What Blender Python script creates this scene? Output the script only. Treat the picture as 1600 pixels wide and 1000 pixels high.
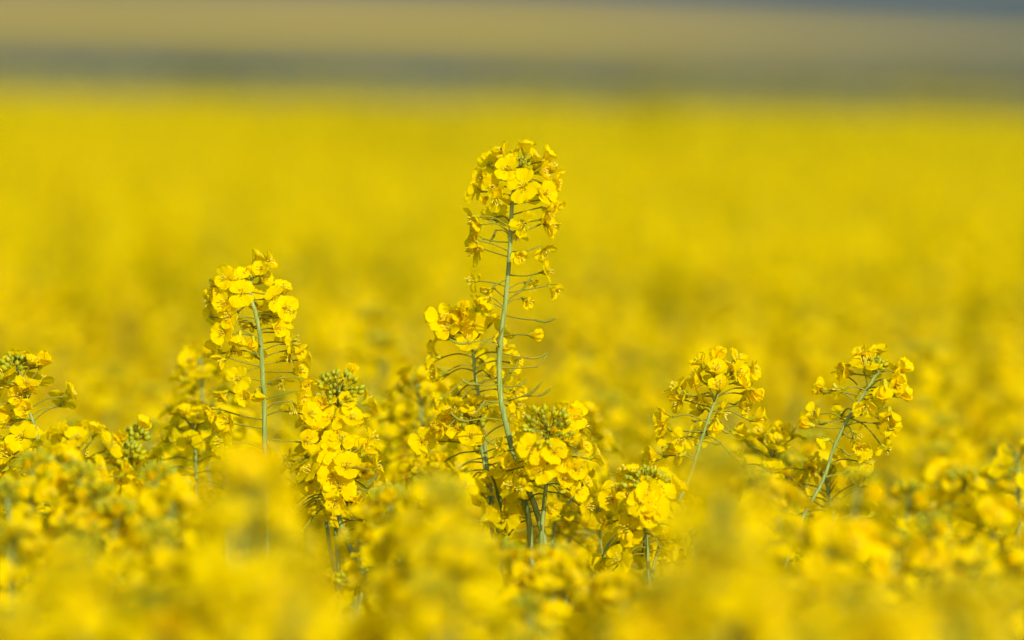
import bpy, math, random
import numpy as np
from mathutils import Vector, Matrix, Euler, noise

for o in list(bpy.data.objects):
    bpy.data.objects.remove(o)
sc = bpy.context.scene
COL = sc.collection
R_ = math.radians

# ------------------------------------------------------------------ camera
CAM_Z = 1.38
F_PX = 8889.0            # 200 mm lens on a 36 mm wide sensor, 1600 px wide photograph
FOCUS = 3.2
HORIZON = 116.0          # height of the level horizon in the photograph
cam_d = bpy.data.cameras.new("camera")
cam = bpy.data.objects.new("camera", cam_d)
COL.objects.link(cam)
cam_d.sensor_width = 36.0
cam_d.lens = 200.0
cam_d.clip_start = 0.05
cam_d.clip_end = 8000.0
cam_d.dof.use_dof = True
cam_d.dof.focus_distance = FOCUS
cam_d.dof.aperture_fstop = 4.5
cam_d.dof.aperture_blades = 0
pitch = math.atan((500.0 - HORIZON) / F_PX)
ROT = Matrix.Rotation(R_(90) - pitch, 3, 'X') @ Matrix.Rotation(R_(1.55), 3, 'Z')
cam.matrix_world = Matrix.Translation((0, 0, CAM_Z)) @ ROT.to_4x4()
sc.camera = cam

# ------------------------------------------------------------------ sky, sun, exposure
SUN_EL = R_(27)      # sun behind the camera and to its right
world = bpy.data.worlds.new("World")
sc.world = world
world.use_nodes = True
wn = world.node_tree
wn.nodes.clear()
sky = wn.nodes.new("ShaderNodeTexSky")
sky.sky_type = 'NISHITA'
sky.sun_disc = False
sky.sun_elevation = SUN_EL
bg = wn.nodes.new("ShaderNodeBackground")
bg.inputs[1].default_value = 0.125
wo = wn.nodes.new("ShaderNodeOutputWorld")
wn.links.new(sky.outputs[0], bg.inputs[0])
wn.links.new(bg.outputs[0], wo.inputs[0])
sun_d = bpy.data.lights.new("sun", 'SUN')
sun_d.energy = 3.25
sun_d.angle = R_(0.6)
sun_d.color = (1.0, 0.95, 0.84)
sun = bpy.data.objects.new("sun", sun_d)
COL.objects.link(sun)
# direction towards the sun
sdir = Vector((math.sin(R_(22)) * math.cos(SUN_EL), -math.cos(R_(22)) * math.cos(SUN_EL), math.sin(SUN_EL)))
sun.rotation_euler = sdir.to_track_quat('Z', 'Y').to_euler()
sun.location = (3, -3, 6)
sky.sun_rotation = math.atan2(sdir.x, sdir.y)
sc.view_settings.view_transform = 'Standard'
sc.view_settings.look = 'None'
sc.view_settings.exposure = 0.44
sc.view_settings.gamma = 1.0

sc.render.engine = 'CYCLES'
sc.cycles.use_denoising = True
sc.cycles.max_bounces = 10
sc.cycles.diffuse_bounces = 8
sc.cycles.glossy_bounces = 2
sc.cycles.transmission_bounces = 6
sc.cycles.transparent_max_bounces = 6
sc.cycles.caustics_reflective = False
sc.cycles.caustics_refractive = False
sc.cycles.use_adaptive_sampling = False


def at(px, py, d):
    """the point the photograph shows at (px, py), d metres in front of the lens"""
    v = Vector(((px - 800.0) / F_PX * d, (500.0 - py) / F_PX * d, -d))
    return Vector((0, 0, CAM_Z)) + ROT @ v


# ------------------------------------------------------------------ materials
def new_mat(name):
    m = bpy.data.materials.new(name)
    m.use_nodes = True
    nt = m.node_tree
    nt.nodes.clear()
    out = nt.nodes.new("ShaderNodeOutputMaterial")
    return m, nt, out


def leafy(name, c1, c2, trans, tcol, scale=300.0, rough=0.5, spec=0.3, bump=0.0, objvar=0.0):
    """thin plant tissue: mottled diffuse colour, light passing through, soft sheen"""
    m, nt, out = new_mat(name)
    N, L = nt.nodes, nt.links
    geo = N.new("ShaderNodeNewGeometry")
    tx = N.new("ShaderNodeTexNoise")
    tx.inputs["Scale"].default_value = scale
    tx.inputs["Detail"].default_value = 3
    L.new(geo.outputs["Position"], tx.inputs["Vector"])
    mp = N.new("ShaderNodeMapRange")
    mp.inputs[1].default_value = 0.35
    mp.inputs[2].default_value = 0.65
    L.new(tx.outputs[0], mp.inputs[0])
    mix = N.new("ShaderNodeMix")
    mix.data_type = 'RGBA'
    mix.inputs[6].default_value = (*c1, 1)
    mix.inputs[7].default_value = (*c2, 1)
    L.new(mp.outputs[0], mix.inputs[0])
    colr = mix.outputs[2]
    if objvar:
        oi = N.new("ShaderNodeObjectInfo")
        mr = N.new("ShaderNodeMapRange")
        mr.inputs[3].default_value = 1.0 - objvar
        mr.inputs[4].default_value = 1.0 + objvar * 0.5
        L.new(oi.outputs["Random"], mr.inputs[0])
        hs = N.new("ShaderNodeHueSaturation")
        L.new(mr.outputs[0], hs.inputs["Value"])
        L.new(colr, hs.inputs["Color"])
        colr = hs.outputs[0]
    p = N.new("ShaderNodeBsdfPrincipled")
    p.inputs["Roughness"].default_value = rough
    p.inputs["Specular IOR Level"].default_value = spec
    L.new(colr, p.inputs["Base Color"])
    if bump:
        bn = N.new("ShaderNodeTexNoise")
        bn.inputs["Scale"].default_value = scale * 3
        L.new(geo.outputs["Position"], bn.inputs["Vector"])
        b = N.new("ShaderNodeBump")
        b.inputs["Strength"].default_value = bump
        b.inputs["Distance"].default_value = 0.0004
        L.new(bn.outputs[0], b.inputs["Height"])
        L.new(b.outputs[0], p.inputs["Normal"])
    sh = p.outputs[0]
    if trans:
        t = N.new("ShaderNodeBsdfTranslucent")
        t.inputs[0].default_value = (*tcol, 1)
        ms = N.new("ShaderNodeMixShader")
        ms.inputs[0].default_value = trans
        L.new(p.outputs[0], ms.inputs[1])
        L.new(t.outputs[0], ms.inputs[2])
        sh = ms.outputs[0]
    L.new(sh, out.inputs[0])
    return m


M_PETAL = leafy("petal_yellow", (0.99, 0.77, 0.0), (0.97, 0.72, 0.0), 0.52, (1.0, 0.82, 0.0), 260, 0.65, 0.0, 0.35, 0.06)
M_WILT = leafy("petal_wilting", (0.97, 0.77, 0.0), (0.94, 0.69, 0.0), 0.52, (0.98, 0.79, 0.0), 400, 0.65, 0.0, 0.5, 0.06)
M_SEPAL = leafy("sepal", (0.46, 0.47, 0.004), (0.62, 0.55, 0.004), 0.3, (0.6, 0.55, 0.004), 400, .6, .1)
M_STAMEN = leafy("stamen", (0.85, 0.66, 0.02), (0.76, 0.55, 0.03), 0.1, (0.8, 0.6, 0.01), 900)
M_BUD = leafy("bud_green", (0.27, 0.32, 0.006), (0.48, 0.46, 0.008), 0.15, (0.4, 0.45, 0.02), 250)
M_STEM = leafy("stem_green", (0.16, 0.23, 0.035), (0.31, 0.36, 0.075), 0.0, (0, 0, 0), 120, 0.5, 0.35, 0.2)
def streak_stem(m):
    nt = m.node_tree
    tc = nt.nodes.new("ShaderNodeTexCoord")
    mp = nt.nodes.new("ShaderNodeMapping")
    mp.inputs["Scale"].default_value = (9, 9, .45)
    nt.links.new(tc.outputs["Object"], mp.inputs[0])
    for n in nt.nodes:
        if n.type == 'TEX_NOISE':
            nt.links.new(mp.outputs[0], n.inputs["Vector"])
        if n.type == 'BUMP':
            n.inputs["Strength"].default_value = .7
streak_stem(M_STEM)
M_PEDI = leafy("pedicel_green", (0.19, 0.215, 0.014), (0.28, 0.24, 0.018), 0.0, (0, 0, 0), 200, 0.6, 0.1)
M_NODE = leafy("node_brown", (0.30, 0.17, 0.05), (0.22, 0.14, 0.04), 0.0, (0, 0, 0), 500)
M_LEAF = leafy("leaf_green", (0.07, 0.12, 0.025), (0.12, 0.17, 0.03), 0.25, (0.18, 0.28, 0.03), 60, 0.5, 0.3, 0.2)
M_HEDGE = leafy("hedge_leaf", (0.010, 0.055, 0.065), (0.022, 0.070, 0.070), 0.1, (0.04, 0.10, 0.05), 3, .7, .1)
MATS = [M_PETAL, M_WILT, M_SEPAL, M_STAMEN, M_BUD, M_STEM, M_PEDI, M_NODE, M_LEAF, M_HEDGE]
PET, WILT, SEP, STA, BUD, STEM, PEDI, NODE, LEAF, HEDGE = range(10)


# ------------------------------------------------------------------ mesh builder
class MB:
    """gathers quads/tris of one object (a template when not built)"""
    def __init__(self):
        self.v, self.q, self.m, self.n = [], [], [], 0

    def grid(self, P, mat):
        """P: (rows, cols, 3) array"""
        r, c = P.shape[:2]
        idx = np.arange(r * c).reshape(r, c) + self.n
        q = np.stack([idx[:-1, :-1], idx[:-1, 1:], idx[1:, 1:], idx[1:, :-1]], -1).reshape(-1, 4)
        self.v.append(P.reshape(-1, 3)); self.q.append(q)
        self.m.append(np.full(len(q), mat, np.int32)); self.n += r * c

    def tube(self, pts, rad, mat, seg=6, cap=True):
        pts = [Vector(p) for p in pts]
        k = len(pts)
        if not hasattr(rad, '__len__'):
            rad = [rad] * k
        rings = []
        up = None
        for i in range(k):
            t = (pts[min(i + 1, k - 1)] - pts[max(i - 1, 0)])
            if t.length < 1e-9:
                t = Vector((0, 0, 1))
            t.normalize()
            if up is None:
                up = t.orthogonal().normalized()
            else:
                up = (up - t * up.dot(t)).normalized()
            w = t.cross(up)
            rings.append([pts[i] + (up * math.cos(a) + w * math.sin(a)) * rad[i]
                          for a in (2 * math.pi * j / seg for j in range(seg + 1))])
        P = np.array([[tuple(p) for p in r] for r in rings])
        if cap:
            P = np.concatenate([np.repeat(np.array(pts[0])[None, None], seg + 1, 1), P,
                                np.repeat(np.array(pts[-1])[None, None], seg + 1, 1)], 0)
        self.grid(P, mat)

    def ell(self, c, axis, length, rad, mat, seg=6, rows=5):
        """pointed ellipsoid starting at c along axis"""
        axis = Vector(axis).normalized()
        pts, rr = [], []
        for i in range(rows + 1):
            t = i / rows
            pts.append(Vector(c) + axis * length * t)
            rr.append(max(rad * 0.05, rad * math.sin(math.pi * (0.08 + 0.90 * t ** 0.9)) ** 0.8))
        self.tube(pts, rr, mat, seg, True)

    def add(self, o, M):
        """add the finished arrays of another MB, moved by the 4x4 M"""
        A = np.array(M)
        V, Q, mm = o.arrays()
        self.v.append(V @ A[:3, :3].T + A[:3, 3]); self.q.append(Q + self.n)
        self.m.append(mm); self.n += len(V)

    def arrays(self):
        if len(self.v) > 1:
            self.v = [np.concatenate(self.v)]; self.q = [np.concatenate(self.q)]; self.m = [np.concatenate(self.m)]
        return self.v[0], self.q[0], self.m[0]

    def mesh(self, name):
        V, Q, mm = self.arrays()
        me = bpy.data.meshes.new(name)
        nv, nq = len(V), len(Q)
        me.vertices.add(nv)
        me.vertices.foreach_set("co", V.astype(np.float32).ravel())
        me.loops.add(nq * 4)
        me.loops.foreach_set("vertex_index", Q.astype(np.int32).ravel())
        me.polygons.add(nq)
        me.polygons.foreach_set("loop_start", np.arange(nq, dtype=np.int32) * 4)
        me.polygons.foreach_set("loop_total", np.full(nq, 4, np.int32))
        used = sorted(set(mm.tolist()))
        for u in used:
            me.materials.append(MATS[u])
        lut = np.zeros(max(used) + 1, np.int32)
        for i, u in enumerate(used):
            lut[u] = i
        me.polygons.foreach_set("material_index", lut[mm])
        me.polygons.foreach_set("use_smooth", np.ones(nq, bool))
        me.update(calc_edges=True)
        return me


def link(name, data, parent=None, M=None):
    o = bpy.data.objects.new(name, data)
    COL.objects.link(o)
    if parent is not None:
        o.parent = parent
    if M is not None:
        o.matrix_local = M
    return o


def tag(o, label=None, cat=None, group=None, kind=None):
    if label: o["label"] = label
    if cat: o["category"] = cat
    if group: o["group"] = group
    if kind: o["kind"] = kind
    return o


# ------------------------------------------------------------------ flowers
def petal_grid(rng, openness, length, width, az, crumple, rows, cols):
    """one clawed, rounded petal; openness = final angle from the flower's axis"""
    ph = rng.uniform(0, 99)
    cup = rng.uniform(-0.25, 0.35)
    twist = rng.uniform(-0.35, 0.35)
    v = np.linspace(0, 1, rows)
    P = np.zeros((rows, cols, 3))
    r = z = 0.0
    ca, sa = math.cos(az), math.sin(az)
    prev = 0
    for i, t in enumerate(v):
        dl = (t - prev) * length
        prev = t
        k = min(1.0, max(0.0, (t - 0.18) / 0.30))
        th = R_(8) + (openness - R_(8)) * k * k * (3 - 2 * k)
        th += max(0, t - 0.6) * (0.5 + cup) + crumple * 0.8 * math.sin(ph + t * 6)
        r += math.sin(th) * dl
        z += math.cos(th) * dl
        if t < 0.28:
            w = 0.10 + 0.25 * t
        else:
            s = (t - 0.28) / 0.72
            w = 0.17 + 0.83 * math.sin(min(1, s / 0.58) * math.pi / 2) ** 1.1
            if s > 0.58:
                w *= math.sqrt(max(0.0, 1 - ((s - 0.58) / 0.42) ** 2.6)) * 0.93 + 0.07
        w *= width * 0.5
        for j in range(cols):
            u = -1 + 2 * j / (cols - 1)
            x = u * w
            lift = (cup * u * u * 0.35 + crumple * 0.55 * math.sin(ph * 3 + u * 3.5 + t * 3)) * w
            lift += 0.05 * width * math.sin(u * 7 + ph) * t * t
            pull = -0.10 * length * u * u * (t ** 3) * 0.6 - (0.05 * length * (1 - abs(u)) ** 2 * (t > 0.95))
            rr = r + pull * math.sin(th) - lift * math.cos(th)
            zz = z + pull * math.cos(th) + lift * math.sin(th)
            xx = x * (1 - 0.45 * crumple * (t > 0.4)) + twist * u * 0.0
            zz += twist * u * w * 0.6 * t
            P[i, j] = (ca * rr - sa * xx, sa * rr + ca * xx, zz)
    return P


def flower_tpl(seed, kind, lod):
    """flower at its base, facing +Z. kind: open / half / ball / wilt"""
    rng = random.Random(seed)
    mb = MB()
    rows, cols = {0: (10, 8), 1: (6, 4), 2: (3, 3)}[lod]
    cr = 0.0
    if kind == 'open':
        op = R_(rng.uniform(62, 88)); ln = 0.0130; wd = 0.0104; cr = rng.uniform(0.02, 0.14)
    elif kind == 'half':
        op = R_(rng.uniform(28, 50)); ln = 0.0120; wd = 0.0094; cr = rng.uniform(0.1, 0.25)
    elif kind == 'ball':
        op = R_(rng.uniform(6, 16)); ln = 0.0098; wd = 0.0090; cr = 0.1
    else:
        op = R_(rng.uniform(35, 110)); ln = 0.0112; wd = 0.0082; cr = rng.uniform(0.25, 0.5)
    base = rng.uniform(0, 1)
    mat = WILT if kind == 'wilt' else PET
    for k in range(4):
        if kind == 'wilt' and rng.random() < 0.25:
            continue
        az = base + (k + (0.12 if k % 2 else -0.12)) * math.pi / 2 + rng.uniform(-.12, .12)
        mb.grid(petal_grid(rng, op + rng.uniform(-.22, .18), ln * rng.uniform(.9, 1.08),
                           wd * rng.uniform(.9, 1.1), az, cr * rng.uniform(.6, 1.3), rows, cols), mat)
    if lod < 2:
        for k in range(4):
            az = base + (k + .5) * math.pi / 2
            th = R_(rng.uniform(12, 40))
            pts = [(0, 0, 0)]
            P = np.zeros((4, 3, 3))
            for i in range(4):
                t = i / 3
                w = (0.0007, 0.0010, 0.0009, 0.0002)[i]
                for j in range(3):
                    x = (j - 1) * w
                    rr = 0.0006 + math.sin(th) * t * 0.0060
                    zz = math.cos(th) * t * 0.0060 + 0.0003 * (j == 1)
                    P[i, j] = (math.cos(az) * rr - math.sin(az) * x, math.sin(az) * rr + math.cos(az) * x, zz)
            mb.grid(P, SEP)
        if kind != 'ball':
            for k in range(6):
                az = rng.uniform(0, .5) + k * math.pi / 3
                th = R_(rng.uniform(6, 24)); h = rng.uniform(0.0062, 0.0085)
                d = Vector((math.cos(az) * math.sin(th), math.sin(az) * math.sin(th), math.cos(th)))
                if lod == 0:
                    mb.tube([(0, 0, 0.001), d * h * .6, d * h], 0.00016, STA, 4, False)
                mb.ell(d * h - Vector((0, 0, .0008)), (d + Vector((rng.uniform(-.4, .4), rng.uniform(-.4, .4), .2))), 0.0021, 0.00045, STA, 5 if lod == 0 else 4, 3)
            mb.tube([(0, 0, 0), (0, 0, .0075)], [0.0006, 0.0004], BUD, 5)
    return mb


KINDS = {}
for ki, (kd, n) in enumerate((('open', 9), ('half', 6), ('ball', 3), ('wilt', 5))):
    for lod in (0, 1, 2):
        KINDS[kd, lod] = [flower_tpl(ki * 100 + i, kd, lod) for i in range(n)]
MESHES = {}
def flower_mesh(kd, i):
    i %= len(KINDS[kd, 0])
    if (kd, i) not in MESHES:
        MESHES[kd, i] = KINDS[kd, 0][i].mesh("flower")
    return MESHES[kd, i]


def face_matrix(pos, face, spin, s):
    q = Vector(face).normalized().to_track_quat('Z', 'Y')
    return Matrix.Translation(pos) @ q.to_matrix().to_4x4() @ Matrix.Rotation(spin, 4, 'Z') @ Matrix.Diagonal((s, s, s, 1))


def bud_cluster(rng, pos, up, rad, n, mb=None, lod=0, big=1.0):
    """tight dome of green buds on short stalks, opening from its rim"""
    mb = mb or MB()
    up = Vector(up).normalized()
    side = up.orthogonal().normalized()
    for k in range(n):
        f = math.sqrt((k + .5) / n)
        az = k * 2.39996 + rng.uniform(-.3, .3)
        th = f * R_(78)
        q = Matrix.Rotation(az, 3, up)
        s = q @ side
        d = (up * math.cos(th) + s * math.sin(th)).normalized()
        p0 = Vector(pos) - up * rad * 0.5
        ln = (0.0026 + 0.0036 * f + rng.uniform(-.0005, .0008)) * big * .88
        p1 = p0 + d * rad * (0.95 + 0.15 * rng.random())
        dd = (d + up * 0.35).normalized()
        p2 = p1 + dd * 0.0
        if lod < 2:
            mb.tube([p0, p0 * .5 + p1 * .5 + up * .0004, p1], 0.0004, PEDI, 4, False)
        mb.ell(p1, dd, ln, (0.0010 + 0.0009 * f) * big, SEP if (f > .7 and rng.random() < .45) else BUD, 6 if lod == 0 else 4, 5 if lod == 0 else 3)
    return mb


def bez(p, n=6):
    """smooth curve through the points"""
    P = [Vector(a) for a in p]
    if len(P) < 3:
        return [P[0].lerp(P[-1], i / n) for i in range(n + 1)]
    out = []
    for i in range(len(P) - 1):
        a = P[max(i - 1, 0)]; b = P[i]; c = P[i + 1]; d = P[min(i + 2, len(P) - 1)]
        for k in range(n):
            t = k / n
            out.append(0.5 * ((2 * b) + (c - a) * t + (2 * a - 5 * b + 4 * c - d) * t * t + (3 * b - a - 3 * c + d) * t ** 3))
    out.append(P[-1])
    return out


class Axis:
    """stem line from the tip downwards, looked up by arc length"""
    def __init__(self, pts):
        self.p = pts
        self.s = [0]
        for i in range(1, len(pts)):
            self.s.append(self.s[-1] + (pts[i] - pts[i - 1]).length)
    def get(self, s):
        i = 1
        while i < len(self.s) - 1 and self.s[i] < s:
            i += 1
        f = (s - self.s[i - 1]) / max(1e-9, self.s[i] - self.s[i - 1])
        f = min(1, max(0, f))
        p = self.p[i - 1].lerp(self.p[i], f)
        return p, (self.p[i - 1] - self.p[i]).normalized()


def raceme(rng, ax, zone, R, n, s0=0.003, droop=0.5, avoid=0.0, wilt=0.25):
    """flower places along the axis: (stem point, mid point, end, facing, kind, spin, scale)"""
    res = []
    for k in range(n):
        f = (k + .5) / n
        s = s0 + zone * f ** 1.15
        p, up = ax.get(s)
        side = up.orthogonal().normalized()
        az = k * 2.39996 + rng.uniform(-.35, .35)
        sd = (Matrix.Rotation(az, 3, up) @ side)
        if avoid and f > .35 and sd.y < -0.55 and rng.random() < avoid:
            continue
        th = R_(32 + 62 * min(1, f * 1.5) + rng.uniform(-10, 10))
        d = up * math.cos(th) + sd * math.sin(th)
        ln = (0.35 + 0.65 * min(1, f * 2.2)) * R * rng.uniform(.82, 1.15)
        mid = p + d * ln * .5 + Vector((0, 0, ln * .05))
        e = p + d * ln - Vector((0, 0, ln * .22 * f * droop * 2))
        face = (d * 1.0 + Vector((0, 0, 0.55 - f * droop * 1.3)) + Vector((rng.gauss(0, .3), rng.gauss(0, .3), rng.gauss(0, .25))))
        if face.length < .1: face = d
        u = rng.random()
        if f < .16: kd = 'half' if u < .7 else 'ball'
        elif f > .6: kd = 'wilt' if u < wilt * 1.6 else ('half' if u < .7 else 'open')
        else: kd = 'open' if u < .72 else 'half'
        res.append((p, mid, e, face, kd, rng.uniform(0, 6.28), rng.uniform(.82, 1.08) * (0.8 if f < .12 else 1)))
    return res


def leaf_mb(base, direction, length, width, mb=None, fold=0.4, curl=0.5):
    mb = mb or MB()
    d = Vector(direction).normalized()
    s = d.cross(Vector((0, 0, 1)))
    s = s.normalized() if s.length > .01 else Vector((1, 0, 0))
    nrm = s.cross(d)
    P = np.zeros((9, 5, 3))
    for i in range(9):
        t = i / 8
        w = width * .5 * (math.sin(math.pi * (0.06 + .94 * t ** .8)) ** .8) + 0.0004
        c = Vector(base) + d * length * t - Vector((0, 0, curl * length * t * t * .5))
        for j in range(5):
            u = (j - 2) / 2
            P[i, j] = tuple(c + s * w * u + nrm * fold * w * abs(u) + nrm * .06 * width * math.sin(t * 11 + u * 4))
    mb.grid(P, LEAF)
    return mb


def px_len(px, d=FOCUS):
    return px / F_PX * d


GROUP = "rapeseed plants in flower"

def start_plant(base, label):
    root = bpy.data.objects.new("rapeseed_plant", None)
    root.empty_display_size = 0.05
    COL.objects.link(root)
    root.location = base
    tag(root, label, "rapeseed plant", GROUP)
    return root


def put_flower(root, base, fl):
    p, mid, e, face, kd, spin, s = fl
    me = flower_mesh(kd, random.Random(hash((round(spin, 4), kd))).randrange(20))
    s *= 1.0 if kd != "open" else .95
    o = link("flower", me, root, face_matrix(e - base, face, spin, s))
    inv = face_matrix(e, face, spin, s).inverted()
    q = bez([inv @ p, inv @ mid, inv @ e], 4)
    mb = MB()
    r = 0.00046 / s
    mb.tube(q, [r * 1.25] + [r] * (len(q) - 2) + [r * 1.5], PEDI, 5)
    link("pedicel", mb.mesh("pedicel"), o)
    return o


def put_pod(root, base, p, node, tip):
    """seed pod forming where a flower has dropped: stalk, brown node, thin curved pod"""
    mb = MB()
    c = node.lerp(tip, .5) - Vector((0, 0, (tip - node).length * .12))
    q = bez([node, c, tip], 5)
    k = len(q)
    mb.tube([a - node for a in q], [0.00045] + [0.00072] * (k - 4) + [0.0006, 0.0004, 0.0002], PEDI, 6)
    o = link("seed_pod", mb.mesh("seed_pod"), root, Matrix.Translation(node - base))
    mb = MB()
    m = p.lerp(node, .5) + Vector((0, 0, random.Random(int(p.z * 1e5)).uniform(-.0012, .0016)))
    q = bez([p, m, node], 4)
    mb.tube([a - node for a in q], [.0006] + [0.00042] * (len(q) - 2) + [.0006], PEDI, 5)
    mb.ell(-(node - m).normalized() * .0006, node - m, 0.0014, 0.0008, NODE, 6, 4)
    link("pedicel", mb.mesh("pedicel"), o)


def stem_mesh(pts, r0, r1, base, extra=None):
    mb = MB()
    q = bez(pts, 8)
    n = len(q)
    tot = Axis(q)
    rr = [r0 + (r1 - r0) * min(1, (tot.s[i] / 0.25)) ** .7 for i in range(n)]
    mb.tube([a - base for a in q], rr, STEM, 12)
    # faint swellings where the stalks leave the stem
    return mb.mesh("stem"), tot


def hero(label, stem_px, d, zone=0.05, R=0.019, n=26, seed=0, flowers=(), buds=None, pods=(), leaves=(),
         r0=0.0009, r1=0.0018, droop=.5, avoid=.6, wilt=.25, s0=.003, kink=0, face_to=None):
    """a plant standing in the sharp zone. stem_px: points of the stem, tip first, as (x, y[, nearer by metres])"""
    rng = random.Random(seed * 7 + 3)
    pts = [at(q[0], q[1], d - (q[2] if len(q) > 2 else 0)) for q in stem_px]
    last = pts[-1]
    dirn = (pts[-1] - pts[-2]).normalized()
    low = last + dirn * 0.10
    base = Vector((low.x + dirn.x * .12 + rng.uniform(-.03, .03), low.y + rng.uniform(-.02, .04), 0.0))
    pts += [low, low.lerp(base, .35) + Vector((0, 0, .02)), base]
    root = start_plant(base, label)
    me, ax = stem_mesh(pts, r0, r1, base)
    link("stem", me, root)
    if n:
        for fl in raceme(rng, ax, zone, R, n, s0, droop, avoid, wilt):
            put_flower(root, base, fl)
    for q in flowers:
        x, y, near, kd, fc, s = q[:6]
        e = at(x, y, d - near)
        # nearest stem point a little below the flower
        best = min((a for a in ax.p), key=lambda a: abs(a.z - (e.z - (q[6] if len(q) > 6 else .0015))))
        F = {'f': (rng.uniform(-.2, .2), -1, .25), 'fd': (0, -1, -.3), 'u': (0, -.3, 1), 'l': (-1, -.35, .2), 'r': (1, -.35, .2), 'fl': (-.6, -.8, .2),
             'fr': (.6, -.8, .2), 'b': (0, 1, .2), 'bl': (-.8, .5, .1), 'br': (.8, .5, .1), 'dl': (-.8, -.3, -.5),
             'dr': (.8, -.3, -.5), 'd': (0, -.4, -1), 'ul': (-.6, -.3, .8), 'ur': (.6, -.3, .8)}[fc]
        F = Vector(F) + Vector((rng.gauss(0, .12), rng.gauss(0, .12), rng.gauss(0, .12)))
        # the flower's base sits behind its face
        e = e - F.normalized() * .005 * s
        k = ax.p.index(best)
        best = best.lerp(ax.p[min(k + 1, len(ax.p) - 1)], rng.uniform(0, .6))
        mid = best.lerp(e, rng.uniform(.4, .6)) + Vector((rng.gauss(0, .0006), rng.gauss(0, .0006), rng.uniform(-.0012, .0026)))
        put_flower(root, base, (best, mid, e, F, kd, rng.uniform(0, 6.28), s))
    for b in (buds or []):
        x, y, near, rad, nb = b[:5]
        up = Vector(b[5]) if len(b) > 5 else Vector((0, -.25, 1))
        pos = at(x, y, d - near)
        mb = bud_cluster(rng, pos - base, up, px_len(rad, d), nb, None, 0, b[6] if len(b) > 6 else 1.0)
        link("bud_cluster", mb.mesh("bud_cluster"), root)
    for (sy, nx, ny, tx, ty) in pods:
        zt = at(800, sy, d)
        sp = min(ax.p, key=lambda a: (a - at(nx if abs(nx - 790) < 0 else stem_x(stem_px, sy), sy, d)).length)
        g = rng.uniform(-.008, .010)
        put_pod(root, base, sp, at(nx, ny, d - g), at(tx, ty, d - g * 1.4))
    for (x, y, tx, ty, w, near) in leaves:
        a = at(x, y, d - near); b = at(tx, ty, d - near)
        mb = leaf_mb(Vector((0, 0, 0)), b - a, (b - a).length, w, fold=.7, curl=.1)
        link("leaf", mb.mesh("leaf"), root, Matrix.Translation(a - base))
    return root


def stem_x(sp, y):
    for a, b in zip(sp[:-1], sp[1:]):
        if a[1] <= y <= b[1]:
            return a[0] + (b[0] - a[0]) * (y - a[1]) / (b[1] - a[1])
    return sp[-1][0]


exec_marks = None
# ------------------------------------------------------------------ far ground and hills
def simple_mat(name, c1, c2, scale, detail=4, stretch=(1, 1, 1), c3=None):
    m, nt, out = new_mat(name)
    N, L = nt.nodes, nt.links
    geo = N.new("ShaderNodeNewGeometry")
    mpg = N.new("ShaderNodeMapping")
    mpg.inputs["Scale"].default_value = stretch
    tx = N.new("ShaderNodeTexNoise")
    tx.inputs["Scale"].default_value = scale
    tx.inputs["Detail"].default_value = detail
    ramp = N.new("ShaderNodeValToRGB")
    ramp.color_ramp.elements[0].position = .35
    ramp.color_ramp.elements[1].position = .65
    ramp.color_ramp.elements[0].color = (*c1, 1)
    ramp.color_ramp.elements[1].color = (*c2, 1)
    p = N.new("ShaderNodeBsdfPrincipled")
    p.inputs["Roughness"].default_value = .9
    p.inputs["Specular IOR Level"].default_value = .1
    L.new(geo.outputs["Position"], mpg.inputs[0]); L.new(mpg.outputs[0], tx.inputs["Vector"])
    L.new(tx.outputs[0], ramp.inputs[0]); L.new(ramp.outputs[0], p.inputs["Base Color"]); L.new(p.outputs[0], out.inputs[0])
    return m


M_SOIL = simple_mat("soil", (0.10, 0.07, 0.04), (0.06, 0.06, 0.02), 3)
M_WHEAT = simple_mat("young_wheat", (0.004, 0.055, 0.085), (0.012, 0.075, 0.090), .02, 3, (1, .6, 1))  # green crop with the blue of distance haze painted into its colour
M_STUB = simple_mat("dry_field", (0.78, 0.52, 0.015), (0.64, 0.44, 0.02), .012, 3, (1, .5, 1))
M_RIDGE = simple_mat("far_woodland", (0.08, 0.105, 0.095), (0.11, 0.125, 0.12), .02)  # haze greying is part of this base colour; no air volume stands before it


def flat(name, x0, x1, y0, y1, z, mat, kind="structure", nx=2, ny=2, fn=None):
    me = bpy.data.meshes.new(name)
    V, F = [], []
    for j in range(ny):
        for i in range(nx):
            x = x0 + (x1 - x0) * i / (nx - 1); y = y0 + (y1 - y0) * j / (ny - 1)
            V.append((x, y, fn(x, y) if fn else z))
    for j in range(ny - 1):
        for i in range(nx - 1):
            a = j * nx + i
            F.append((a, a + 1, a + nx + 1, a + nx))
    me.from_pydata(V, [], F)
    me.materials.append(mat)
    for p in me.polygons: p.use_smooth = True
    o = link(name, me)
    tag(o, kind=kind)
    return o


flat("ground", -2500, 2500, -50, 5000, 0, M_SOIL)


def hill(x, y):
    """land beyond the crop: a long slope rising to a low ridge that falls away to the right"""
    t = max(0.0, y - 110.0)
    z = 0.02 + 1.5 * min(1, t / 120.0) + max(0, t - 120) * 0.0125
    z += 0.25 * math.sin(x * .015 + 1) * min(1, t / 300) - max(0, x) * .035 * min(1, max(0, t - 250) / 600)
    return z


flat("green_field", -300, 300, 110, 330, 0, M_WHEAT, nx=60, ny=40, fn=hill)
flat("dry_field", -300, 300, 330, 1100, 0, M_STUB, nx=60, ny=60, fn=lambda x, y: hill(x, y))


def ridge(x, y):
    t = y - 1100.0
    return hill(x, 1100) + min(1, t / 300) * 60 - 1.2
flat("far_hill", -600, 600, 1100, 1800, 0, M_RIDGE, nx=30, ny=12, fn=ridge)

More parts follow.
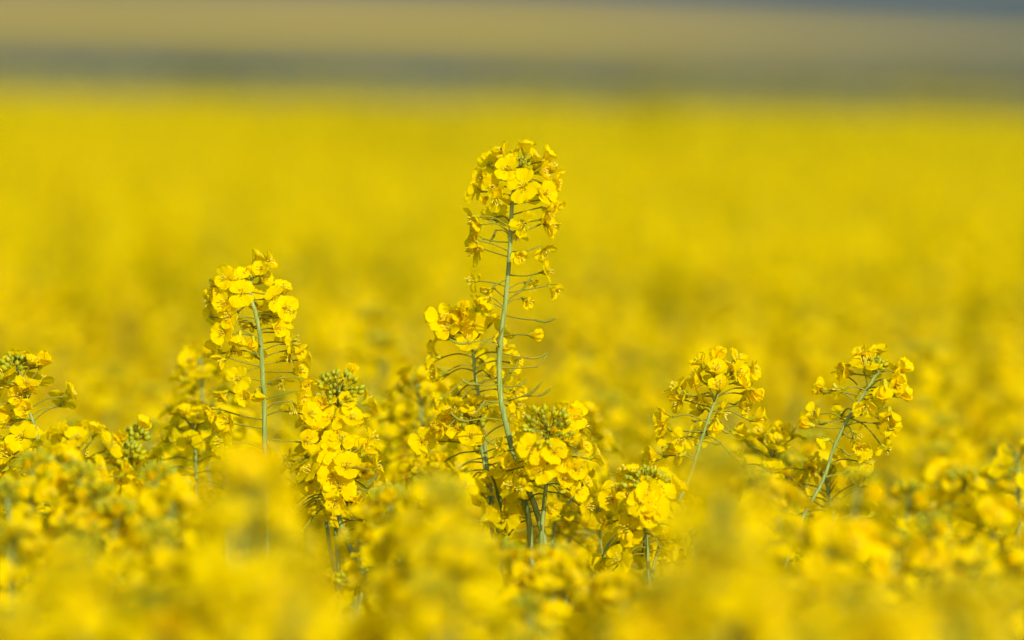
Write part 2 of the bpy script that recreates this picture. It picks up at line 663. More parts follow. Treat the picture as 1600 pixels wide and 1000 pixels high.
# hedge bushes along the foot of the slope
rb = random.Random(5)
def bush(x, y, w, h, label):
    mb = MB()
    n = 520
    for k in range(n):
        u = rb.uniform(0, 6.283); f = rb.random() ** .45; v = rb.uniform(-.15, 1)
        lump = 1 + .22 * math.sin(3 * u + x) + .15 * math.sin(5 * v * 3 + u)
        c = Vector((math.cos(u) * w * .5 * f * lump * math.sqrt(max(0, 1 - v * v * .8)), math.sin(u) * w * .35 * f * lump, h * (.5 + .5 * v * f)))
        a = Vector((rb.gauss(0, 1), rb.gauss(0, 1), rb.gauss(0, 1))).normalized()
        b = a.orthogonal().normalized()
        s = rb.uniform(.05, .11)
        P = np.array([[c - a * s - b * s * .6, c - a * s + b * s * .6], [c + a * s - b * s * .6, c + a * s + b * s * .6]])
        mb.grid(P, HEDGE)
    root = link("hedge_bush", None)
    z = hill(x, y)
    root.location = (x, y, z - .02)
    link("crown", mb.mesh("crown"), root)
    mb = MB()
    mb.tube([(0, 0, 0), (.03, 0, h * .3), (.1, 0, h * .7)], [.05, .04, .02], NODE, 6)
    for k in range(4):
        mb.tube([(.02, 0, h * .25), (rb.uniform(-.4, .4) * w * .5, rb.uniform(-.2, .2), h * .75)], [.03, .01], NODE, 5)
    link("trunk", mb.mesh("trunk"), root)
    tag(root, label, "bush", "dark bushes beyond the yellow field")
    return root


for i, (px, w, h) in enumerate(((330, 2.4, 1.2), (470, 1.6, .9), (830, 3.2, 1.25), (1020, 2.6, 1.3), (1130, 2.0, 1.1), (1250, 2.8, 1.2), (1440, 3.4, 1.5), (1560, 2.6, 1.2))):
    yy = 124 + (i * 7) % 13
    bush((px - 800) / F_PX * yy, yy, w, h, "soft dark green bush in the hazy band beyond the yellow field")

# ------------------------------------------------------------------ the field beyond six metres
H0 = 1.195     # usual height of the flower tops
def canopy(x, y):
    """height of the crop's top: gentle swells and dips"""
    n = noise.noise(Vector((x * 1.1, y * .35, 3.1))) * .05 + noise.noise(Vector((x * .25, y * .09, 7.7))) * .05
    return H0 + n

FIELD_END = 50.0
def low_raceme(seed, nfl, big=1.0):
    rng = random.Random(seed)
    mb = MB()
    ax = Axis(bez([Vector((0, 0, 0)), Vector((rng.uniform(-.01, .01), rng.uniform(-.01, .01), -.06)), Vector((rng.uniform(-.03, .03), 0, -.22))], 4))
    for fl in raceme(rng, ax, .07 * big, .018 * big, nfl):
        kd = fl[4]
        mb.add(rng.choice(KINDS[kd, 2]), face_matrix(fl[2], fl[3], fl[5], fl[6] * big))
    bud_cluster(rng, Vector((0, 0, .004)), (0, 0, 1), .006 * big, 6, mb, 2)
    mb.tube(ax.p, .0016 * big, PEDI, 4, False)
    return mb

def scatter(name, tpls, places, label):
    mb = MB()
    for (x, y, z, k, a, s) in places:
        mb.add(tpls[k % len(tpls)], Matrix.Translation((x, y, z)) @ Matrix.Rotation(a, 4, 'Z') @ Matrix.Diagonal((s, s, s, 1)))
    o = link(name, mb.mesh(name))
    tag(o, label, "rapeseed", None, "stuff")
    return o

rf = random.Random(11)
pl = []
while len(pl) < 2700:
    y = math.sqrt(rf.uniform(5.9 ** 2, 15.5 ** 2))
    hw = .095 * y + .6
    x = rf.uniform(-hw, hw)
    if rf.random() > .62 + 1.3 * noise.noise(Vector((x * 2.6, y * .8, 0))): continue
    pl.append((x, y, canopy(x, y) + min(.05, rf.gauss(0, .028)), rf.randrange(10), rf.uniform(0, 6.28), rf.uniform(.85, 1.15)))
tpA = [low_raceme(40 + i, 22) for i in range(10)]
scatter("rapeseed_field", tpA, pl, "dense yellow mass of flowering rapeseed behind the sharp plants")
pl = []
while len(pl) < 3600:
    y = math.sqrt(rf.uniform(15 ** 2, FIELD_END ** 2))
    hw = .095 * y + 1.2
    x = rf.uniform(-hw, hw)
    if rf.random() > .62 + 1.1 * noise.noise(Vector((x * 1.0, y * .25, 4))): continue
    pl.append((x, y, canopy(x, y) + min(.06, rf.gauss(0, .03)), rf.randrange(8), rf.uniform(0, 6.28), rf.uniform(.9, 1.25)))
tpB = [low_raceme(80 + i, 9, 2.0) for i in range(8)]
scatter("distant_rapeseed_field", tpB, pl, "smooth yellow expanse of distant rapeseed up to the field edge")

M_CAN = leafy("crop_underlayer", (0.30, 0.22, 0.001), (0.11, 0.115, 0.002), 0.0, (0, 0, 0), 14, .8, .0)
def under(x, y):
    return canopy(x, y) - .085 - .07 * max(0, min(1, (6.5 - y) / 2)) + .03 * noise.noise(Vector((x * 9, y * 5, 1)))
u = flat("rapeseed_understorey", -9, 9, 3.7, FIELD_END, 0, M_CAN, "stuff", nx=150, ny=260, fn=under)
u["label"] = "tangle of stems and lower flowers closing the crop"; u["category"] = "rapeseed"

# ------------------------------------------------------------------ soft plants in front of and behind the sharp ones
def make_proto(seed, nrac, dense=1.0, buds=True):
    """whole plant, its base at the origin, tallest flowers at about 1.2 m. Parts: stem, flower heads, bud clusters, leaves"""
    rng = random.Random(seed)
    root = start_plant(Vector((0, 0, 0)), "x")
    topz = 1.19
    st = MB()
    main = None
    for k in range(nrac):
        if k == 0:
            tip = Vector((rng.uniform(-.02, .02), rng.uniform(-.02, .02), topz))
            pts = [tip, tip + Vector((rng.uniform(-.006, .006), 0, -.06)), tip + Vector((rng.uniform(-.015, .015), 0, -.2)), Vector((0, 0, .55)), Vector((0, 0, 0))]
        else:
            a = rng.uniform(0, 6.28)
            tip = Vector((math.cos(a) * rng.uniform(.04, .09), math.sin(a) * rng.uniform(.04, .09), topz - rng.uniform(.03, .11)))
            pts = [tip, tip + Vector((-math.cos(a) * .006, -math.sin(a) * .006, -.06)), tip + Vector((-tip.x * .4, -tip.y * .4, -.19)), Vector((0, 0, .8))]
        ax = Axis(bez(pts, 6))
        st.tube(ax.p, [.0010 + .0028 * min(1, s / .6) for s in ax.s], STEM, 6)
        hd = MB()
        zone = rng.uniform(.045, .10)
        for fl in raceme(rng, ax, zone, rng.uniform(.017, .024), int(rng.uniform(26, 38) * dense), .003, rng.uniform(.3, .7)):
            hd.add(rng.choice(KINDS[fl[4], 1]), face_matrix(fl[2] - tip, fl[3], fl[5], fl[6] * 1.10))
            hd.tube([fl[0] - tip, fl[1] - tip, fl[2] - tip], .0005, PEDI, 4, False)
        link("flower_head", hd.mesh("flower_head"), root, Matrix.Translation(tip))
        if rng.random() < .75:
            b = bud_cluster(rng, Vector((0, 0, 0)), (rng.uniform(-.2, .2), rng.uniform(-.4, .1), 1), rng.uniform(.006, .011), rng.randrange(14, 26), None, 1)
            link("bud_cluster", b.mesh("bud_cluster"), root, Matrix.Translation(tip + Vector((0, 0, .004))))
    link("stem", st.mesh("stem"), root)
    for k in range(4):
        a = k * 2.4 + rng.uniform(-.4, .4); z = rng.uniform(.45, .90)
        ln = .22 * (1.2 - z) + .05
        mb = leaf_mb(Vector((0, 0, 0)), (math.cos(a), math.sin(a), .6), ln, ln * .3)
        link("leaf", mb.mesh("leaf"), root, Matrix.Translation((0, 0, z)))
    return root


def copy_plant(src, loc, rz, s, label):
    c = src.copy(); COL.objects.link(c)
    c.location = loc; c.rotation_euler = (0, 0, rz); c.scale = (s, s, s)
    c["label"] = label
    for ch in src.children:
        d = ch.copy(); COL.objects.link(d); d.parent = c
    return c


protos = [make_proto(200 + i, (1, 3, 4, 4, 5, 1, 3, 4, 5, 3, 1, 4)[i]) for i in range(12)]
used = set()
def place_plant(x, y, top, k, rz, label):
    src = protos[k % len(protos)]
    s = top / 1.205
    if k % len(protos) in used:
        return copy_plant(src, (x, y, 0), rz, s, label)
    used.add(k % len(protos))
    src.location = (x, y, 0); src.rotation_euler = (0, 0, rz); src.scale = (s, s, s); src["label"] = label
    return src

L_FG = "heavily blurred flowering rapeseed plant in front of the sharp plants"
L_BG = "blurred flowering rapeseed plant just behind the sharp plants"
rn = random.Random(77)
SINGLE, MULTI = (0, 5, 10), (1, 2, 3, 4, 6, 7, 8, 9, 11)
FG = [  # x, y of the topmost flowers in the photograph, distance, several heads?
    (40, 860, 2.45, 1), (120, 775, 2.3, 0), (150, 830, 2.2, 1), (10, 900, 2.2, 0), (260, 770, 2.7, 0), (265, 830, 2.6, 1),
    (388, 640, 2.4, 0), (432, 650, 2.45, 0), (345, 690, 2.5, 0), (118, 655, 3.03, 0), (155, 695, 2.98, 0), (245, 705, 2.98, 0), (175, 740, 2.92, 0), (400, 790, 2.15, 1), (290, 860, 2.5, 1), (440, 860, 2.2, 1),
    (655, 700, 2.7, 0), (730, 708, 2.6, 0), (690, 790, 2.5, 0), (650, 840, 2.6, 0), (715, 850, 2.4, 0), (610, 780, 2.75, 0), (690, 880, 2.7, 1),
    (945, 890, 2.4, 0), (1060, 850, 2.2, 0), (1000, 900, 2.15, 0), (900, 940, 2.3, 0), (1040, 950, 2.05, 1),
    (1110, 655, 2.3, 0), (1310, 695, 2.75, 0), (1265, 760, 2.7, 0), (1335, 770, 2.75, 0), (1195, 735, 2.4, 0), (1160, 790, 2.15, 0), (1130, 850, 2.2, 1), (1230, 850, 2.2, 1),
    (1290, 845, 2.35, 1), (1360, 870, 2.05, 0), (1480, 840, 2.1, 0), (1575, 860, 2.3, 1), (1420, 900, 2.0, 1), (1540, 930, 2.05, 1),
    (620, 910, 2.6, 1), (330, 910, 2.5, 1), (200, 890, 2.4, 1), (450, 900, 2.6, 1), (60, 930, 2.3, 1), (1200, 930, 2.0, 1),
    (1560, 730, 2.85, 0), (1525, 765, 2.8, 0), (1585, 800, 2.9, 0), (90, 672, 2.95, 0), (130, 680, 2.97, 0), (65, 710, 2.93, 0), (150, 720, 2.9, 0),
    (805, 812, 2.93, 1), (850, 812, 2.95, 1), (835, 840, 2.86, 1), (785, 870, 2.93, 0), (1000, 850, 2.8, 0), (1040, 870, 2.85, 0), (880, 890, 2.8, 0), (810, 930, 2.75, 0), (860, 950, 2.7, 0),
    (1205, 690, 2.9, 0), (1430, 790, 2.8, 1), (235, 860, 2.85, 0), (470, 880, 2.7, 0), (50, 780, 2.8, 1), (1330, 810, 2.85, 1), (300, 720, 2.85, 0),
    (610, 720, 2.95, 0), (1245, 710, 2.92, 0), (1490, 820, 2.8, 1), (180, 850, 2.9, 0), (285, 690, 2.92, 0), (930, 850, 2.9, 0), (1090, 900, 2.7, 0), (515, 930, 2.6, 0),
]
OWN = {  # the few soft plants that can be told apart
    (388, 640): "very blurred rapeseed plant covering the foot of the drooping flower column",
    (432, 650): "blurred bright plant just right of the one covering the drooping column's foot",
    (1110, 655): "very blurred rapeseed plant covering the foot of the right-leaning thin stem",
    (730, 708): "blurred round flower head low in front, left of the tallest stem's foot",
    (90, 672): "slightly blurred rapeseed head between the left edge plant and the upright green buds",
    (1560, 730): "slightly blurred rapeseed head standing near the right edge of the picture",
    (575, 466): "blurred rapeseed plant rising from the field between the two tallest plants",
    (925, 495): "single blurred flower head in the field right of the tallest stem",
    (1440, 525): "blurred upright rapeseed plant right behind the strongly leaning plant",
    (160, 560): "blurred rapeseed plant in the field behind the upright green buds",
}
for (x, y, d, multi) in FG:
    p = at(x, y, d)
    k = rn.choice(MULTI if multi else SINGLE)
    place_plant(p.x, p.y, p.z - .007, k, rn.uniform(0, 6.28), OWN.get((x, y), L_FG))
# rising out of the soft background
BGL = [(575, 466, 4.15), (590, 510, 4.0), (925, 495, 4.3), (1440, 525, 4.1), (1130, 545, 4.2), (1010, 580, 4.3), (960, 600, 4.0), (640, 590, 3.7), (250, 590, 4.1),
       (160, 560, 4.3), (1540, 600, 4.4), (1240, 620, 4.0), (1490, 640, 3.9), (1550, 680, 3.75), (890, 640, 3.75), (430, 600, 3.9), (305, 585, 3.55), (340, 600, 3.5), (610, 640, 3.6),
       (630, 610, 3.55), (580, 680, 3.5), (1460, 700, 3.6), (1500, 720, 3.5), (1420, 680, 3.8), (980, 690, 3.7), (1030, 640, 3.9), (1220, 660, 3.6), (270, 640, 3.7), (150, 640, 3.8),
       (1170, 660, 3.5), (930, 720, 3.6), (1590, 720, 3.6), (1390, 740, 3.5), (690, 560, 3.6), (450, 700, 3.6), (230, 700, 3.5), (1250, 700, 3.45)]
for (x, y, d) in BGL:
    p = at(x, y, d)
    place_plant(p.x, p.y, p.z, rn.choice(SINGLE), rn.uniform(0, 6.28), OWN.get((x, y), L_BG))
nb = 0
while nb < 146:
    y = math.sqrt(rn.uniform(3.9 ** 2, 6.1 ** 2))
    hw = .092 * y + .12
    x = rn.uniform(-hw, hw)
    top = canopy(x, y) + min(.02, rn.gauss(-.008, .017)) - max(0, 5.2 - y) * .045
    place_plant(x, y, top, rn.choice(MULTI), rn.uniform(0, 6.28), L_BG)
    nb += 1

# ------------------------------------------------------------------ the sharp plants
hero("tallest rapeseed plant, its long pale green stem rising alone above the field",
     [(812, 262, .0), (802, 300), (799, 340), (796, 400), (790, 470), (783, 525), (780, 575), (783, 625), (792, 668), (802, 710)],
     FOCUS, n=0, seed=1, r0=.0010, r1=.0019,
     flowers=[
         (821, 231, 0, 'half', 'u', .95), (785, 236, .004, 'half', 'ul', .9), (803, 250, .006, 'half', 'ul', .7), (836, 246, .004, 'half', 'ur', .75), (855, 244, 0, 'half', 'ur', .85),
         (766, 256, -.012, 'open', 'b', .95), (792, 264, .012, 'open', 'f', .95), (816, 291, .018, 'open', 'f', 1.12),
         (772, 291, .010, 'open', 'fl', .95), (754, 276, .002, 'half', 'l', .9), (741, 297, -.006, 'open', 'bl', .95),
         (776, 313, .010, 'wilt', 'fd', .95), (757, 312, .0, 'ball', 'dl', .6), (854, 302, .006, 'open', 'fr', 1.0),
         (868, 286, -.002, 'wilt', 'r', .95), (849, 268, .0, 'half', 'r', .95), (864, 261, -.004, 'open', 'ur', .9),
         (866, 318, .0, 'half', 'dr', .9), (857, 332, .004, 'wilt', 'dr', 1.0), (832, 300, -.012, 'open', 'b', .95),
         (805, 245, -.01, 'half', 'ul', .8), (838, 262, -.012, 'half', 'ur', .8), (780, 250, -.01, 'half', 'u', .85),
         (738, 345, .004, 'wilt', 'dl', 1.0), (746, 356, .006, 'half', 'dl', .85), (742, 372, .0, 'wilt', 'l', .9),
         (738, 392, .0, 'wilt', 'dl', 1.1), (743, 385, .005, 'half', 'd', .8), (775, 339, -.014, 'wilt', 'b', 1.0),
         (819, 352, .012, 'wilt', 'fd', 1.0), (860, 355, .0, 'half', 'dr', .95), (856, 342, .004, 'wilt', 'r', .9),
         (811, 400, .012, 'wilt', 'fd', .95), (851, 394, -.004, 'wilt', 'dr', .95), (808, 370, -.012, 'wilt', 'd', .8),
         (857, 424, .0, 'open', 'r', .85), (866, 453, .0, 'half', 'dr', .85), (831, 449, -.008, 'wilt', 'd', .7),
         (735, 438, .0, 'wilt', 'l', .85), (762, 456, -.004, 'wilt', 'dl', .85), (756, 470, .004, 'ball', 'dl', .8),
         (824, 471, -.008, 'wilt', 'dr', .8), (838, 523, .002, 'ball', 'r', .9), (764, 480, .004, 'wilt', 'dl', .7)],
     buds=[(814, 256, .000, 13, 16, (.0, -.2, 1), .62)],
     pods=[(478, 806, 460, 832, 430), (495, 836, 500, 869, 497), (552, 824, 559, 857, 550), (575, 838, 573, 856, 552),
           (597, 793, 586, 811, 562), (600, 809, 603, 823, 592), (626, 822, 617, 847, 596), (629, 842, 618, 862, 605),
           (538, 728, 537, 702, 529), (542, 776, 530, 786, 512), (588, 757, 594, 742, 604), (602, 745, 600, 720, 592), (626, 758, 626, 736, 650),
           (656, 728, 658, 703, 644), (692, 774, 694, 757, 684), (350, 776, 343, 760, 342), (370, 775, 360, 765, 378), (437, 772, 447, 768, 449)])

hero("second tallest rapeseed plant, a drooping column of flowers left of the tallest stem",
     [(394, 430), (391, 462), (399, 488), (407, 530), (410, 580), (413, 640), (414, 720)],
     FOCUS, n=0, seed=2, r0=.0011, r1=.0018,
     flowers=[(402, 402, -.002, 'half', 'ur', .8), (392, 425, .006, 'half', 'ul', .7), (408, 420, .006, 'half', 'f', .7), (420, 408, 0, 'half', 'r', .8), (352, 434, .012, 'open', 'fl', .9), (372, 437, .010, 'open', 'f', .85),
              (334, 448, 0, 'wilt', 'l', .85), (326, 472, 0, 'wilt', 'dl', .8), (378, 458, .016, 'open', 'f', .9), (350, 474, .012, 'half', 'fl', .9),
              (357, 494, .012, 'open', 'fl', .85), (332, 493, -.006, 'open', 'b', .8), (348, 520, .010, 'open', 'fl', .95), (373, 528, .012, 'half', 'd', .9),
              (394, 536, .012, 'ball', 'd', .9), (384, 508, -.008, 'wilt', 'dl', .8), (442, 452, 0, 'half', 'ur', .9), (430, 466, .008, 'open', 'fr', .9),
              (447, 482, .004, 'open', 'fr', .95), (452, 492, 0, 'wilt', 'r', .95), (432, 512, .008, 'half', 'fr', .9), (442, 518, 0, 'wilt', 'r', .85),
              (415, 500, -.008, 'wilt', 'dr', .8), (460, 532, .004, 'wilt', 'r', 1.05), (466, 545, .006, 'half', 'dr', .9), (452, 560, .0, 'wilt', 'd', .95),
              (336, 548, -.004, 'wilt', 'bl', 1.0), (345, 565, 0, 'wilt', 'dl', .9), (372, 592, .008, 'open', 'fl', .9), (382, 622, .01, 'half', 'fd', .9),
              (402, 616, .012, 'half', 'd', .8), (348, 618, .002, 'wilt', 'dl', .9), (468, 578, .0, 'wilt', 'r', 1.05), (478, 598, .004, 'wilt', 'dr', 1.0),
              (470, 618, .004, 'half', 'dr', .95), (458, 640, .004, 'wilt', 'd', .95), (486, 646, 0, 'open', 'fr', .9), (330, 645, 0, 'wilt', 'dl', 1.0),
              (355, 660, .006, 'half', 'fl', .95), (412, 436, -.01, 'half', 'ur', .85), (362, 452, -.01, 'open', 'bl', .9), (425, 490, -.012, 'open', 'b', .9),
              (400, 470, -.014, 'open', 'b', .9), (340, 462, .006, 'half', 'l', .85), (366, 548, 0, 'wilt', 'd', .8), (400, 555, -.014, 'wilt', 'b', .8),
              (440, 600, -.01, 'wilt', 'd', .9), (478, 560, -.008, 'open', 'br', .9), (345, 690, .004, 'open', 'fl', 1.0), (480, 690, .0, 'half', 'fr', 1.0)],
     buds=[(396, 428, .000, 13, 14, (0, -.2, 1), .62)], pods=[(465, 372, 487, 366, 503), (505, 392, 508, 385, 510), (575, 372, 583, 360, 592)])

hero("flowering rapeseed plant close against the left of the tallest stem",
     [(716, 500), (728, 520), (738, 545), (743, 590), (752, 640), (760, 720)], 3.24, zone=.050, R=.021, n=32, seed=3, avoid=.25, r1=.0013,
     flowers=[(690, 497, .01, 'open', 'f', 1), (722, 488, .014, 'ball', 'f', 1.1), (740, 508, .014, 'open', 'f', 1), (700, 512, .012, 'open', 'fl', 1), (676, 492, 0, 'half', 'l', .9)])
hero("rapeseed plant with round green bud rosette right of the tallest stem base",
     [(857, 668, .02), (858, 690, .01), (856, 730), (850, 790), (845, 850)], 3.18, zone=.042, R=.023, n=34, seed=4, avoid=0, s0=.006, droop=.3,
     buds=[(857, 666, .028, 32, 34, (0, -.9, .55), .85)],
     flowers=[(832, 700, .034, 'open', 'f', 1), (866, 706, .034, 'open', 'f', 1), (880, 720, .03, 'half', 'fd', 1), (845, 735, .03, 'open', 'f', 1), (900, 650, .012, 'open', 'fr', 1)])
hero("rapeseed plant topped by dark green bud rosette between the two tallest stems",
     [(530, 610, .015), (531, 632, .006), (527, 670), (522, 720), (524, 800)], 3.24, zone=.060, R=.022, n=24, seed=5, avoid=.0, s0=.012, droop=.6,
     buds=[(530, 606, .01, 30, 44, (.15, -.7, .8), .85)],
     flowers=[(549, 577, .0, 'ball', 'ur', .85), (503, 632, .016, 'half', 'f', .95), (490, 640, .012, 'open', 'fl', 1), (520, 650, .018, 'open', 'f', .95), (495, 660, .018, 'ball', 'd', 1), (562, 652, .01, 'half', 'dr', .95)])
hero("compact bright rapeseed plant head with dark forked stem below the rosette",
     [(548, 705), (536, 735), (524, 770), (528, 800), (540, 840), (560, 885)], 3.2, zone=.030, R=.021, n=18, seed=6, avoid=.0, droop=.7, r0=.0013,
     flowers=[(515, 720, .012, 'open', 'f', .95), (527, 722, .016, 'open', 'f', 1), (530, 760, .022, 'open', 'f', 1.15), (520, 745, .02, 'open', 'f', 1), (557, 783, .02, 'ball', 'f', 1.2), (590, 785, .008, 'open', 'fr', 1), (590, 815, .01, 'wilt', 'r', 1), (575, 830, .01, 'wilt', 'dr', 1), (600, 765, .0, 'half', 'r', 1)],
     pods=[(808, 560, 812, 578, 812)])
hero("rapeseed plant with flat green bud cluster over big round petals, right of the centre rosette",
     [(1010, 752, .012), (1008, 775), (1008, 810), (1010, 850), (1014, 900)], 3.17, zone=.040, R=.021, n=28, seed=7, avoid=.0, s0=.008, droop=.6,
     buds=[(1008, 752, .014, 30, 30, (-.1, -.35, 1), .9)],
     flowers=[(1013, 770, .03, 'open', 'f', .95), (1003, 785, .032, 'open', 'f', 1.05), (1024, 790, .03, 'open', 'f', 1.05), (1012, 806, .028, 'half', 'fd', 1.1), (955, 780, .008, 'half', 'fl', 1), (985, 830, .016, 'open', 'f', 1)],
     leaves=[(942, 872, 962, 834, .0035, .02)])
hero("thin rapeseed plant leaning right with loose flower head, right of centre",
     [(1130, 592), (1124, 608), (1112, 640), (1101, 672), (1092, 700), (1080, 740)], 3.2, zone=.034, R=.020, n=20, seed=8, avoid=.5, r1=.0013, droop=.55,
     buds=[(1130, 588, .0, 13, 12, (.1, 0, 1), .7)],
     flowers=[(1121, 556, .004, 'ball', 'u', 1.15), (1094, 567, 0, 'half', 'ul', .9), (1090, 596, .004, 'half', 'l', .85), (1156, 582, .006, 'open', 'fr', .95), (1176, 578, 0, 'half', 'r', .9),
              (1181, 615, .002, 'ball', 'dr', 1), (1062, 615, 0, 'wilt', 'l', 1.15), (1090, 625, .004, 'wilt', 'dl', 1), (1058, 630, .0, 'wilt', 'dl', 1), (1038, 670, 0, 'half', 'l', .9),
              (1060, 690, .004, 'half', 'd', .9), (1120, 665, .006, 'ball', 'd', .9), (1133, 645, 0, 'wilt', 'dr', .9), (1022, 712, .0, 'half', 'l', 1.1), (1152, 560, -.008, 'half', 'ur', .9),
              (1165, 640, -.004, 'wilt', 'dr', .9), (1060, 712, .0, 'wilt', 'dl', 1)],
     pods=[(655, 1087, 658, 1080, 655), (690, 1118, 694, 1128, 690), (665, 1128, 672, 1140, 676)])
hero("rapeseed plant leaning strongly right, head of ragged flowers near the right edge",
     [(1372, 580), (1356, 606), (1336, 636), (1318, 668), (1303, 700), (1290, 740)], 3.2, zone=.034, R=.020, n=16, seed=9, avoid=.5, r1=.0013,
     buds=[(1366, 568, 0, 15, 16, (.2, -.1, 1), .75)],
     flowers=[(1345, 552, 0, 'half', 'ul', .85), (1372, 550, -.006, 'half', 'u', .85), (1380, 610, .014, 'ball', 'd', 1.3), (1400, 604, .01, 'half', 'f', 1), (1410, 575, .004, 'half', 'ur', .95), (1415, 615, .0, 'ball', 'dr', .9),
              (1322, 582, 0, 'half', 'l', .95), (1308, 606, .004, 'wilt', 'l', .9), (1278, 610, 0, 'wilt', 'ul', .75), (1352, 636, .012, 'half', 'fd', 1), (1390, 650, .006, 'wilt', 'd', 1.1), (1380, 668, .004, 'half', 'dr', 1),
              (1260, 662, .006, 'ball', 'l', 1), (1272, 650, 0, 'wilt', 'ul', .8), (1340, 680, 0, 'wilt', 'dr', .8), (1355, 722, .006, 'open', 'fr', 1), (1345, 745, .0, 'half', 'dr', .9), (1285, 690, .0, 'wilt', 'dl', .9), (1330, 745, .004, 'ball', 'd', .8)],
     pods=[(650, 1292, 660, 1278, 662), (676, 1325, 682, 1338, 684), (695, 1318, 705, 1332, 712)])
hero("rapeseed plant cut by the left edge with dark green buds on top",
     [(28, 575), (34, 600), (45, 640), (58, 680), (62, 740)], 3.2, zone=.055, R=.020, n=24, seed=10, avoid=.5, r1=.0013,
     buds=[(24, 570, 0, 20, 20, (0, -.2, 1))],
     flowers=[(68, 562, 0, 'ball', 'ur', 1), (45, 608, .012, 'ball', 'f', 1.2), (30, 618, .01, 'half', 'fl', 1), (40, 640, .012, 'half', 'f', 1), (34, 682, .01, 'open', 'f', 1.1), (10, 712, .006, 'half', 'fl', 1.2), (5, 600, 0, 'open', 'l', 1), (25, 745, .004, 'half', 'd', 1), (35, 770, .006, 'ball', 'd', .9), (12, 655, 0, 'wilt', 'l', 1), (-6, 640, 0, 'open', 'f', 1)],
     pods=[(650, 84, 636, 100, 626), (655, 20, 662, 8, 668)])
hero("rapeseed plant with bright green upright buds left of the drooping column",
     [(196, 705, .004), (199, 730), (206, 770), (214, 810), (230, 870)], 3.14, zone=.050, R=.016, n=16, seed=11, avoid=.3, s0=.012, droop=.7,
     buds=[(197, 708, .006, 22, 26, (0, -.4, 1)), (212, 682, -.01, 16, 14, (.1, -.2, 1))],
     flowers=[(189, 684, .014, 'ball', 'f', 1.1), (221, 665, -.01, 'half', 'ur', 1), (220, 754, .012, 'ball', 'f', 1.1), (210, 775, .012, 'half', 'f', .95), (228, 780, .008, 'half', 'fr', 1), (205, 805, .01, 'open', 'f', .9), (222, 812, .008, 'half', 'fd', .9), (186, 825, .006, 'ball', 'f', 1.2), (240, 760, .0, 'half', 'r', .9)])
hero("rapeseed plant with open green bud cluster low at the bottom of the picture",
     [(566, 905), (565, 925), (560, 960), (556, 1010)], 3.12, zone=.04, R=.018, n=16, seed=14, s0=.010,
     buds=[(560, 905, .006, 30, 24, (0, -.2, 1))], flowers=[(520, 905, .004, 'half', 'l', .9), (566, 870, .004, 'wilt', 'd', .8)])
hero("rapeseed plant with dark green bud cluster cut by the right edge",
     [(1598, 868), (1600, 890), (1602, 930), (1602, 990)], 3.2, zone=.03, R=.018, n=14, seed=15, s0=.012, buds=[(1598, 882, .006, 24, 26, (-.1, -.5, 1), .8)])
hero("rapeseed plant with bare branching pedicels high at the right edge",
     [(1588, 706), (1590, 730), (1592, 770), (1593, 830)], 3.42, zone=.03, R=.018, n=14, seed=16, s0=.006, pods=[(722, 1582, 700, 1576, 694), (726, 1600, 706, 1608, 698)])
hero("ragged rapeseed plant lower right, under the strongly leaning plant",
     [(1290, 742), (1294, 770), (1302, 810), (1306, 870)], 3.27, zone=.05, R=.024, n=34, seed=17, avoid=.1)
hero("full rapeseed plant directly beneath the round green rosette",
     [(880, 735), (876, 760), (868, 800), (862, 860)], 3.34, zone=.050, R=.022, n=26, seed=18, avoid=.1,
     pods=[(775, 838, 790, 826, 800), (790, 905, 770, 908, 775)],
     leaves=[(882, 800, 903, 768, .003, .03), (850, 805, 848, 782, .0025, .03)])
hero("rapeseed plant at the tallest stem's foot with small narrow leaves",
     [(800, 745), (806, 765), (820, 785), (827, 820), (830, 870)], 3.2, zone=.030, R=.020, n=8, seed=19, avoid=.6, r0=.0015, r1=.0024,
     leaves=[(782, 800, 768, 740, .0042, .015), (790, 830, 762, 795, .003, .01), (822, 804, 818, 770, .003, .02)],
     flowers=[(792, 762, .01, 'open', 'f', 1.1), (790, 806, .012, 'open', 'f', 1), (800, 720, .0, 'half', 'f', 1)])
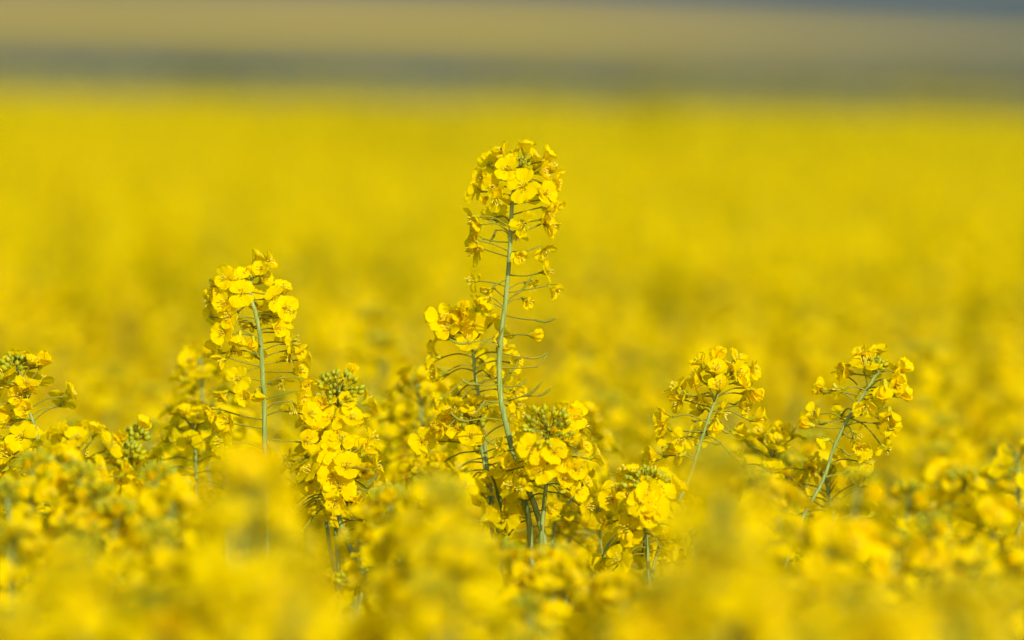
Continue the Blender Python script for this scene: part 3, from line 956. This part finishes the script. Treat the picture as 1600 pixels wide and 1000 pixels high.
hero("leafy rapeseed plant left of the tallest stem's foot with thin side stalks",
     [(735, 655), (742, 675), (752, 700), (762, 760), (768, 820)], 3.24, zone=.035, R=.024, n=28, seed=20, avoid=.2,
     buds=[(732, 660, .002, 20, 16, (-.1, -.2, 1))],
     leaves=[(775, 905, 764, 870, .003, .03), (770, 975, 790, 945, .004, .04)],
     flowers=[(697, 664, .004, 'half', 'ul', .9), (712, 668, .006, 'open', 'f', .9), (660, 690, .004, 'open', 'f', 1.1), (742, 682, .01, 'half', 'f', .9)])
hero("slightly soft rapeseed plant of many small flowers left of the tallest pair",
     [(652, 600), (656, 630), (662, 680), (664, 740)], 3.42, zone=.07, R=.022, n=36, seed=21, avoid=0)
hero("slightly soft rapeseed plant whose flowers peek out left of the drooping column",
     [(312, 560), (314, 590), (318, 640), (322, 700)], 3.42, zone=.07, R=.020, n=30, seed=22, avoid=0)
hero("wide rapeseed plant filling between the rosette and the flat bud cluster",
     [(935, 790), (936, 810), (938, 850), (940, 900)], 3.38, zone=.045, R=.022, n=24, seed=23, avoid=0)
hero("low rapeseed plant with drooping flowers under the flat bud cluster's right side",
     [(1078, 800), (1080, 820), (1084, 860), (1086, 920)], 3.2, zone=.04, R=.018, n=22, seed=24, avoid=0, pods=[(830, 1095, 848, 1080, 855)])
hero("full rapeseed head low between the left edge plant and the upright green buds",
     [(120, 690), (122, 712), (126, 750), (130, 820)], 3.12, zone=.045, R=.026, n=36, seed=31, avoid=0)
hero("rapeseed head of round petals between the upright green buds and the drooping column",
     [(300, 655), (302, 680), (306, 720), (308, 790)], 3.30, zone=.05, R=.022, n=30, seed=32, avoid=0)
hero("low rapeseed head squeezed between the compact head and the tallest stem",
     [(680, 740), (682, 765), (686, 800), (690, 860)], 3.10, zone=.045, R=.024, n=32, seed=33, avoid=0)
hero("rapeseed plant low at left edge with round petals near dark gaps",
     [(20, 760), (24, 790), (30, 830), (34, 880)], 3.22, zone=.04, R=.024, n=24, seed=25, avoid=0)
hero("sparse rapeseed plant between the two leaning plants",
     [(1205, 690), (1206, 710), (1208, 750), (1210, 800)], 3.28, zone=.04, R=.026, n=24, seed=26, avoid=0)
hero("rapeseed plant hanging with dark stalks at left of the compact head",
     [(500, 690), (502, 715), (506, 760), (512, 830)], 3.26, zone=.04, R=.018, n=22, seed=27, avoid=0)
hero("dense rapeseed plant crowding the right flank of the green rosette",
     [(905, 650), (903, 670), (900, 700), (896, 760)], 3.42, zone=.05, R=.020, n=28, seed=28, avoid=0)
